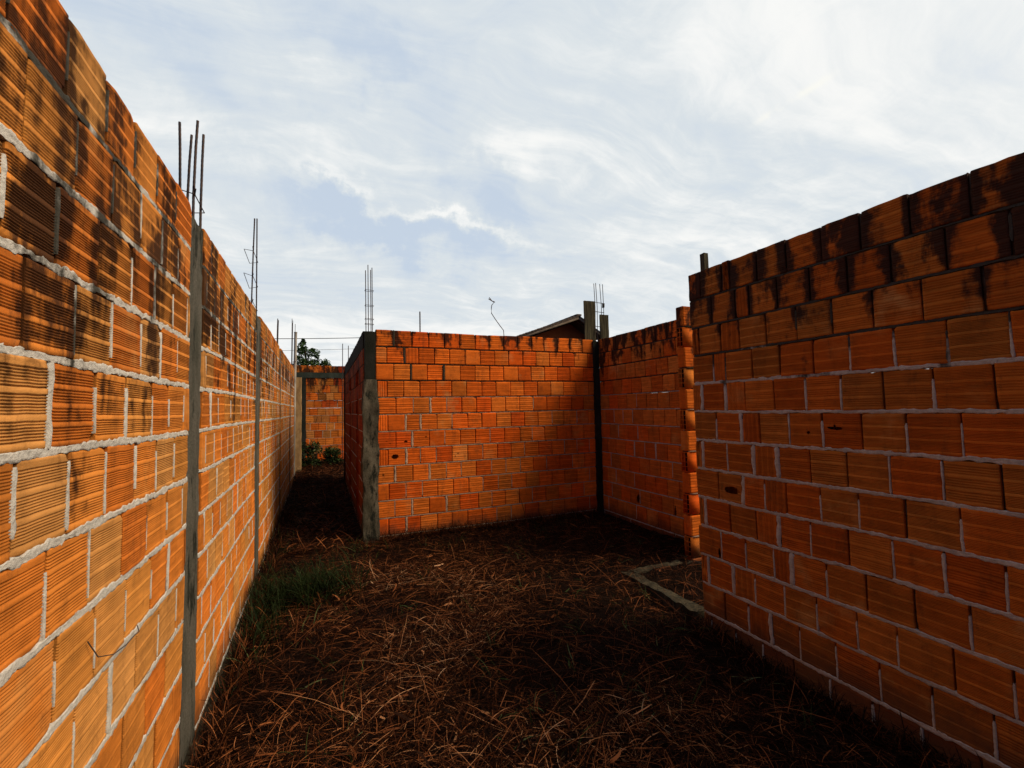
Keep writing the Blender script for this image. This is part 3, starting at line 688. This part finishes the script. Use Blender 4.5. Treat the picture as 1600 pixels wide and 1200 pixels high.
# ================================================================== WALL CLOSING THE CORRIDOR
ew = tag(empty('end_wall', (0, 13.05, .2)), 'distant sunlit brick wall with a dark concrete beam closing the narrow passage', 'brick wall', kind='thing')
mb = MB()
rows = {1: extend([-.3], -2.0, 3.0, .235, rs)}
courses(mb, 2.715, rows, 160, lambda k, m, rs: 'flat', lambda k: None, lambda k, rs: None, .004, du=.05)
rows = {k: extend([-.4 + (.1 if k % 2 else 0) + .03 * rs.random()], -2.0, 3.0, .197, rs) for k in range(1, 13)}
courses(mb, 2.385, rows, 161, lambda k, m, rs: 'lite', lambda k: (.005, .001), lambda k, rs: None if rs.random() < .7 else (.008, .002, 0, 1), .004, du=.05, jit=2.)
mb.build('brickwork', [M_BE, M_MB, M_CORE], ew, xform((0, 13, 0), '-y', 23))
rough_box(-2.0, 3.0, 12.985, 13.09, 2.385, 2.525, .08, .006, 170).build('ring_beam', M_BEAM, ew, smooth=True)
rough_box(-.50, -.375, 12.97, 13.1, 0, 2.385, .06, .01, 171).build('concrete_column', M_COLD, ew, smooth=True)
pr0 = rough_box(-.60, -.425, 11.40, 11.55, 0, 2.28, .05, .008, 172)
tag(pr0.build('pier', plain_mat('cream_render', (.40, .24, .10), (.22, .12, .05), 9, .9, (1, 1, .4)), smooth=True), 'narrow cream rendered pier standing past the end of the long left wall', 'pier')
m_ = MB(); tube(m_, [(-.545, 10.62, -.1), (-.535, 10.6, 1.2), (-.525, 10.6, 2.3), (-.512, 10.6, 3.19)], .030, 10)
tube(m_, [(-.512, 10.6, 3.18), (-.512, 10.6, 3.20)], .034, 10); tube(m_, [(-.56, 10.6, 2.55), (-.50, 10.57, 2.57)], .012, 6)
tag(m_.build('pole', M_POST, smooth=True), 'slim pale pole standing at the far end of the long left wall', 'pole')
for q in ((.484, 12., 3.183), (.621, 12., 3.139)):
    m_ = MB(); tube(m_, [(q[0], q[1], 0.), (q[0] + .005, q[1], q[2])], .010, 6)
    tag(m_.build('steel_rod', M_STEEL), 'thin dark rod rising behind the black-capped passage wall, ' + ('left of the pair' if q[0] < .5 else 'right of the pair'), 'steel rod', 'thin rods beyond the passage wall')
m_ = MB(); rough_box(2.545, 2.585, 2.38, 2.42, -.1, 2.572, .02, .003, 181, mb=m_, fr=9)
tag(m_.build('wooden_stake', M_WOOD), 'weathered wooden stake poking above the left end of the shaded right wall', 'stake')

# ================================================================== NEIGHBOUR HOUSE
hs = tag(empty('neighbour_house', (8.7, 16, 0)), 'neighbouring house with a dark clay tile gable roof and timber eaves behind the far wall', 'house')
ax, az, ay = 8.70, 4.80, 14.0; sl = .355
def zr(x): return az - abs(x - ax) * (sl if x < ax else .62)
mh, t, b = new_mat('orange_render', .9); P = objpos(t); t.l.new(t.mix(t.map(t.noise(P, 3, 5, .6), .3, .7), (.30, .085, .03), (.22, .06, .02)), b.inputs['Base Color'])
mb = MB(); X = np.linspace(ax - 3.2, ax + 1.0, 33)
top = np.array([(q, ay + .7, zr(q) - .16) for q in X]); bot = top.copy(); bot[:, 2] = 0
mb.grid(np.stack([bot, top], 1)); b2 = top.copy(); b2[:, 1] = ay + 7; b3 = bot.copy(); b3[:, 1] = ay + 7
mb.grid(np.stack([top, b2], 1)); mb.grid(np.stack([b2, b3], 1)); 
for e in (0, -1): mb.add([bot[e], top[e], b2[e], b3[e]], [(0, 1, 2, 3)])
mb.build('wall', mh, hs)
M_TILE = plain_mat('old_clay_tile', (.075, .06, .05), (.13, .085, .06), 5, .9); M_FASC = plain_mat('eaves_timber', (.20, .15, .11), (.12, .085, .06), 8, .8)
mb = MB()
for s_ in (-1, 1):
    sl_ = sl if s_ < 0 else .62
    for row in range(17 if s_ < 0 else 5):                       # overlapping courses of barrel tiles
        a0, a1 = row * .235, row * .235 + .26
        xs_ = ax + s_ * np.array([a0, a1]); ny = 210; yy = np.linspace(ay, ay + 7.6, ny)
        w_ = .022 * np.abs(np.sin(yy * math.pi / .20))
        G = np.zeros((2, ny, 3)); 
        for i in range(2): G[i, :, 0] = xs_[i]; G[i, :, 1] = yy; G[i, :, 2] = az - abs(xs_[i] - ax) * sl_ + w_ + (.0 if i == 0 else .022) + .012
        mb.grid(G if s_ > 0 else G[::-1])
for s_ in (-1, 1):
    v = [(ax + s_ * q, yv, az - q * (sl if s_ < 0 else .62) + dz) for q in (0., 4.15 if s_ < 0 else 1.18) for yv in (ay + .01, ay + 7.6) for dz in (-.02, .008)]
    mb.add(v, [(0, 1, 3, 2), (4, 6, 7, 5), (0, 4, 5, 1), (2, 3, 7, 6), (0, 2, 6, 4), (1, 5, 7, 3)])
for k in range(20): rough_box(ax - .1, ax + .1, ay + k * .38, ay + k * .38 + .4, az + .0, az + .065, .06, .008, 190 + k, mb=mb)
rf = mb.build('roof', M_TILE, hs)
mb = MB()
for s_ in (-1, 1):
    for (yo, dz, th) in ((.03, .02, .10), (.32, .03, .07)):
        el = 4.1 if s_ < 0 else 1.15; p = [(ax, az - dz), (ax + s_ * el, az - el * (sl if s_ < 0 else .62) - dz)]
        v = []
        for (qx, qz) in p:
            for yv in (ay + yo, ay + yo + .03):
                for zz_ in (qz - th, qz): v.append((qx, yv, zz_))
        mb.add(v, [(0, 1, 3, 2), (4, 6, 7, 5), (0, 4, 5, 1), (2, 3, 7, 6), (0, 2, 6, 4), (1, 5, 7, 3)])
mb.build('bargeboard', M_FASC, hs)

# ================================================================== TREE
tr = tag(empty('tree', (-.75, 25, 0)), 'dark green leafy tree showing above the wall at the end of the passage', 'tree')
mt = plain_mat('bark', (.06, .045, .03), (.03, .022, .015), 12); ml, t, b = new_mat('tree_leaf', .6)
t.l.new(t.ramp(t.sep(t.attr('rnd'))[0], [(0, (.014, .030, .010)), (.6, (.035, .065, .018)), (1, (.075, .115, .03))]), b.inputs['Base Color'])
mb = MB(); tube(mb, [(-.8, 25, -.1), (-.78, 25, 1.6), (-.7, 25, 2.6), (-.72, 25, 3.6), (-.75, 25, 4.6)], [.14, .12, .10, .06, .02], 9)
tips = []
for i in range(26):
    a = rs.uniform(0, 6.28); z_ = rs.uniform(2.3, 4.5); L = rs.uniform(.5, 1.3) * (1.2 - (z_ - 2.3) / 3.2)
    e = np.array([-.72 + math.cos(a) * L, 25 + math.sin(a) * L, z_ + rs.uniform(.15, .5)])
    tube(mb, [(-.72, 25, z_ - .25), tuple((np.array([-.72, 25, z_]) + e) / 2 + [0, 0, .05]), tuple(e)], [.035, .02, .008], 5); tips.append(e)
mb.build('trunk', mt, tr)
def leaves(mb, centers, radii, n, size, rs):
    c = np.array(centers); r = np.array(radii); k = rs.integers(0, len(c), n)
    dv = rs.normal(size=(n, 3)); dv /= np.linalg.norm(dv, axis=1)[:, None]; p = c[k] + dv * r[k][:, None] * rs.random((n, 1)) ** .4
    a = rs.normal(size=(n, 3)); a[:, 2] *= .6; a /= np.linalg.norm(a, axis=1)[:, None]; b_ = np.cross(a, rs.normal(size=(n, 3))); b_ /= np.linalg.norm(b_, axis=1)[:, None]
    s = size * rs.uniform(.6, 1.3, (n, 1)); V = np.stack([p - a * s, p + b_ * s * .45, p + a * s, p - b_ * s * .45], 1).reshape(-1, 3)
    rd = np.repeat(np.clip(rs.normal(.4, .25, (n, 1)) + np.repeat(rs.random(len(c)), 1)[k][:, None] * .3 - .1, 0, 1) * np.ones((1, 3)), 4, 0)
    mb.add(V, np.arange(4 * n).reshape(-1, 4), 0, None, (.5, .5, .5)); mb.rd[-1] = rd
mb = MB()
cen = [tuple(e) for e in tips] + [(-.85, 25, 5.0), (-.95, 25.1, 4.6), (-.55, 25, 4.5), (-1.05, 25, 4.2), (-.75, 25, 4.2), (-.25, 25, 4.35), (-.15, 25.1, 4.05), (.15, 25, 4.0), (.30, 25, 3.8), (-1.1, 25, 3.8), (-.6, 25, 3.8), (.0, 25, 3.7), (-.85, 25, 5.15), (-.42, 25, 4.62)]
rad = [.26] * len(tips) + [.13, .22, .25, .24, .34, .17, .22, .17, .16, .28, .40, .30, .07, .13]
leaves(mb, cen, rad, 5200, .060, rs); mb.build('crown', ml, tr)

# ================================================================== POWER CABLES
for i, (p, q, lb) in enumerate((((-6, 20, 4.30), (3.2, 20, 4.72), 'upper thin black overhead cable crossing the sky above the passage'), ((-6, 26, 4.55), (4.2, 26, 5.1), 'lower faint overhead cable crossing behind the tree top'))):
    P_ = [tuple(np.array(p) + (np.array(q) - np.array(p)) * s_ - np.array([0, 0, .25 * 4 * s_ * (1 - s_) * .3])) for s_ in np.linspace(0, 1, 16)]
    m_ = MB(); tube(m_, P_, .014 if i == 0 else .009, 5); tag(m_.build('power_cable', M_WIRE), lb, 'cable', 'overhead cables')

# ================================================================== STRAW, GRASS, WEEDS
def inside(x, y):
    a = (x > -.50) & (x < 2.44) & (y < 2.5)
    b_ = (x > -.50) & (x < 3.60) & (y >= 2.5) & (y < 5.36) & ~((x > 3.15) & (y > 3.2) & (y < 3.42)) & (vn(np.stack([x * 9, y * 9, x * 0], -1), 7) > np.where(((x > 2.43) & (x < 2.58) & (y < 3.40)) | ((x > 2.43) & (y > 3.26) & (y < 3.40)), .25, -2))
    c_ = (x > -.50) & (x < .43) & (y >= 5.3) & (y < 12.9); return a | b_ | c_
def blades(n, sampler, length, width, lift, curl, seed, nseg=5, upright=0., col=None):
    rs = np.random.default_rng(seed); x, y = sampler(n, rs); ok = inside(x, y); x, y = x[ok], y[ok]; n = len(x)
    L = length(n, rs, x, y); w = width(n, rs); ang = rs.uniform(0, 2 * np.pi, n) if upright < 2 else rs.uniform(0, 6.28, n)
    ben = rs.normal(0, curl, n); pit = lift(n, rs); z0 = gh(x, y) + rs.random(n) ** 1.5 * .045 * (upright == 0) + .03 * (((x > 2.43) & (x < 2.58) & (y < 3.40) & (y > 2.5)) | ((x > 2.43) & (y > 3.26) & (y < 3.40)))
    s = np.linspace(0, 1, nseg + 1); P = np.zeros((n, nseg + 1, 3)); cur = np.stack([x, y, z0], -1)
    P[:, 0] = cur; th = ang.copy(); ph = pit.copy(); T = []
    for i in range(nseg):
        dr = np.stack([np.cos(th) * np.cos(ph), np.sin(th) * np.cos(ph), np.sin(ph)], -1); T.append(dr)
        cur = cur + dr * (L / nseg)[:, None]
        cur[:, 2] = np.maximum(cur[:, 2], gh(cur[:, 0], cur[:, 1]) + .002); P[:, i + 1] = cur
        th = th + ben / nseg + rs.normal(0, .06, n); ph = ph - (np.abs(rs.normal(0, .09, n)) if upright == 0 else rs.uniform(.02, .30, n))
    # keep tips out of the walls
    P[..., 0] = np.clip(P[..., 0], -.515, 3.62); 
    near = P[..., 1] < 2.5; P[..., 0] = np.where(near, np.minimum(P[..., 0], 2.46), P[..., 0])
    side = np.stack([-np.sin(ang), np.cos(ang), rs.normal(0, .5, n)], -1); side /= np.linalg.norm(side, axis=1)[:, None]
    tap = np.array([.8] + [1.] * (nseg - 1) + [.15])
    if upright: tap = np.linspace(1, .08, nseg + 1)
    o = side[:, None, :] * (w[:, None] * tap[None])[..., None] / 2
    V = np.stack([P - o, P + o], 2)                       # n, seg+1, 2, 3
    idx = np.arange(n * (nseg + 1) * 2).reshape(n, nseg + 1, 2)
    F = np.stack([idx[:, :-1, 0], idx[:, :-1, 1], idx[:, 1:, 1], idx[:, 1:, 0]], -1).reshape(-1, 4)
    rd = rs.random((n, 3)) if col is None else col(n, rs, x, y)
    return V.reshape(-1, 3), F, np.repeat(rd, (nseg + 1) * 2, 0)
def uni(x0, x1, y0, y1, dens=None):
    def f(n, rs):
        x = rs.uniform(x0, x1, n); y = rs.uniform(y0, y1, n)
        if dens is not None:
            k = rs.random(n) < dens(x, y); x, y = x[k], y[k]
        return x, y
    return f
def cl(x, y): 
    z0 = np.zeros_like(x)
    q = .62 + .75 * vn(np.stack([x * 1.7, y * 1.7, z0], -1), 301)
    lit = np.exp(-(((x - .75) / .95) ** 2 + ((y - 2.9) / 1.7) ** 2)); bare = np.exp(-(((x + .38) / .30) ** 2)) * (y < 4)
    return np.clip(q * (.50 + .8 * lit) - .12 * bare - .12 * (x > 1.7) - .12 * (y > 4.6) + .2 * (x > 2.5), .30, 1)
m_straw, t, b = new_mat('dry_straw', .65)
rx, ry, rz = t.sep(t.attr('rnd'))
t.l.new(t.ramp(rx, [(0, (.006, .0022, .001)), (.3, (.018, .006, .002)), (.55, (.080, .022, .007)), (.8, (.28, .092, .028)), (.93, (.42, .19, .08)), (1, (.66, .40, .22))]), b.inputs['Base Color'])
def scol(n, rs, x, y):
    r = rs.random((n, 3)); r[:, 0] = r[:, 0] ** 2.0 * (.60 + .40 * cl(x, y)); return r  # straw paler in the lit middle, darker by walls: light painted into colour
mb = MB()
LN = lambda lo, hi: (lambda n, rs, x, y: rs.uniform(lo, hi, n) ** 1. * 1.)
for n, smp, ln, wd_, lf, cu, sd_ in (
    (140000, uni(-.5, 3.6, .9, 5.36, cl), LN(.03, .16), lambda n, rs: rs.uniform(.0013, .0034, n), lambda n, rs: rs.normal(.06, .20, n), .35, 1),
    (2200, uni(-.5, 3.6, 1.2, 5.3, cl), LN(.04, .12), lambda n, rs: rs.uniform(.007, .016, n), lambda n, rs: rs.normal(.15, .25, n), 1.2, 8),
    (5200, uni(-.5, 3.6, 1.2, 5.36, cl), LN(.18, .50), lambda n, rs: rs.uniform(.0014, .0030, n), lambda n, rs: rs.normal(.20, .16, n), .35, 2),
    (14000, uni(-.5, .45, 5.2, 12.8), LN(.06, .35), lambda n, rs: rs.uniform(.004, .009, n), lambda n, rs: rs.normal(.2, .25, n), .8, 3),
    (5200, uni(-.51, -.40, 1.2, 7.5), LN(.05, .18), lambda n, rs: rs.uniform(.002, .0045, n), lambda n, rs: rs.uniform(.1, 1.3, n), .5, 9),
    (1800, uni(2.30, 2.44, .8, 2.5), LN(.04, .12), lambda n, rs: rs.uniform(.002, .0045, n), lambda n, rs: rs.uniform(.1, 1.3, n), .5, 10),
    (3500, uni(.6, 3.6, 5.26, 5.36), LN(.04, .14), lambda n, rs: rs.uniform(.002, .0045, n), lambda n, rs: rs.uniform(.1, 1.3, n), .5, 11),
    (2600, uni(-.5, 3.6, 1.4, 5.3), LN(.06, .20), lambda n, rs: rs.uniform(.0015, .003, n), lambda n, rs: rs.uniform(.4, 1.4, n), .5, 4)):
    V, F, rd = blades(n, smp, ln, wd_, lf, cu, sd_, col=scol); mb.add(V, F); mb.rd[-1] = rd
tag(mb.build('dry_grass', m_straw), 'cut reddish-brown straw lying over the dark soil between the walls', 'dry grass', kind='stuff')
m_green, t, b = new_mat('green_grass', .6)
t.l.new(t.ramp(t.sep(t.attr('rnd'))[0], [(0, (.006, .010, .003)), (.55, (.018, .028, .007)), (.85, (.045, .062, .016)), (1, (.12, .14, .06))]), b.inputs['Base Color'])
mb = MB()
spots = [(rs.uniform(-.45, 3.5), rs.uniform(1.5, 5.2), rs.uniform(.03, .12), int(rs.uniform(3, 16))) for _ in range(95)]
spots += [(-.44, 2.9 + .28 * q_, .06, 26) for q_ in range(9)] + [(-.45, 5.8, .12, 90), (-.42, 5.3, .10, 60), (-.35, 6.6, .12, 50), (.35, 5.2, .10, 40), (-.2, 7.5, .3, 60), (.3, 5.0, .1, 25)]
for i, (sx, sy, sr, sn) in enumerate(spots):
    V, F, rd = blades(sn, lambda n, rs, sx=sx, sy=sy, sr=sr: (rs.normal(sx, sr * .6, n), rs.normal(sy, sr * .6, n)), LN(.05, .16 if i < 95 else .26), lambda n, rs: rs.uniform(.0035, .0075, n), lambda n, rs: rs.uniform(.5, 1.5, n), .5, 500 + i, upright=1)
    if len(V): mb.add(V, F); mb.rd[-1] = rd
for i in range(34):
    sx, sy = rs.uniform(-.2, 2.3), rs.uniform(1.7, 3.6)
    V, F, rd = blades(rs.integers(1, 4), lambda n, rs, sx=sx, sy=sy: (rs.normal(sx, .03, n), rs.normal(sy, .03, n)), LN(.08, .20), lambda n, rs: rs.uniform(.007, .012, n), lambda n, rs: rs.uniform(.3, 1.1, n), .9, 800 + i, upright=1)
    if len(V): mb.add(V, F); mb.rd[-1] = .5 + rd * .5
tag(mb.build('green_grass', m_green), 'sparse fresh green grass blades sprouting through the straw', 'grass', kind='stuff')
# one big tuft near the left wall
V, F, rd = blades(1000, lambda n, rs: (rs.normal(-.06, .16, n), rs.normal(4.05, .14, n)), LN(.10, .36), lambda n, rs: rs.uniform(.005, .010, n), lambda n, rs: rs.uniform(.7, 1.5, n), .4, 601, upright=1)
mb = MB(); mb.add(V, F); rd = rd * .55; mb.rd[-1] = rd
tag(mb.build('grass_clump', m_green), 'dense dark green grass clump on the straw near the foot of the left wall', 'grass clump')
V, F, rd = blades(520, lambda n, rs: (rs.normal(-.38, .08, n), rs.normal(3.8, .30, n)), LN(.12, .34), lambda n, rs: rs.uniform(.004, .008, n), lambda n, rs: rs.uniform(.8, 1.5, n), .4, 602, upright=1)
mb = MB(); mb.add(V, F); mb.rd[-1] = rd * .5
tag(mb.build('grass_clump', m_green), 'dark grass clump squeezed against the foot of the left wall', 'grass clump')
# weeds at the far end of the corridor
for i, (wx, wy, wr, wh, lb) in enumerate(((-.12, 12.2, .30, .54, 'bushy dark weeds heaped at the foot of the distant passage wall, left side'), (.26, 12.1, .20, .40, 'smaller dark weed bush at the foot of the distant passage wall, right side'))):
    wb = tag(empty('weed_bush', (wx, wy, .15)), lb, 'weeds'); mb = MB(); g0 = float(gh(np.array([wx]), np.array([wy]))[0])
    tips_ = []
    for j in range(14):
        e = (wx + rs.normal(0, wr * .8), wy + rs.normal(0, wr * .6), g0 + rs.uniform(.5, 1) * wh); tips_.append(e)
        tube(mb, [(wx + rs.normal(0, .04), wy, g0 - .03), (wx * .5 + e[0] * .5, wy * .5 + e[1] * .5, (g0 + e[2]) / 2 + .04), e], [.008, .006, .003], 4)
    mb.build('stem', mt, wb); mb = MB(); leaves(mb, tips_ + [(q[0], q[1], g0 + .1) for q in tips_], [.12] * 28, 1500, .035, rs); mb.build('foliage', m_green, wb)
# dry stalks
def stalk(pts, r, label):
    m_ = MB(); tube(m_, pts, r, 5)
    P = np.array(pts)
    for j in range(2): 
        k = 1 + j; q = P[k] + (P[min(k + 1, len(P) - 1)] - P[k]) * .5
        tube(m_, [tuple(q), tuple(q + np.array([rs.normal(0, .03), rs.normal(0, .03), .05]))], .0009, 4)
    tag(m_.build('dry_stalk', m_straw), label, 'dry stalk')
m_straw2 = m_straw
stalk([(2.30, 4.96, -.02), (2.27, 5.0, .18), (2.24, 5.05, .36), (2.21, 5.09, .46)], [.004, .004, .003, .002], 'tall thin dry stalk standing before the far room wall')
stalk([(.95, 3.05, .06), (1.06, 2.92, .07), (1.14, 2.72, .05), (1.30, 2.55, .05), (1.52, 2.42, .08), (1.62, 2.28, .10), (1.78, 2.05, .07)], .0028, 'long pale fallen stalk lying across the straw left of centre ground')
print('faces', sum(len(o.data.polygons) for o in bpy.data.objects if o.type == 'MESH'))
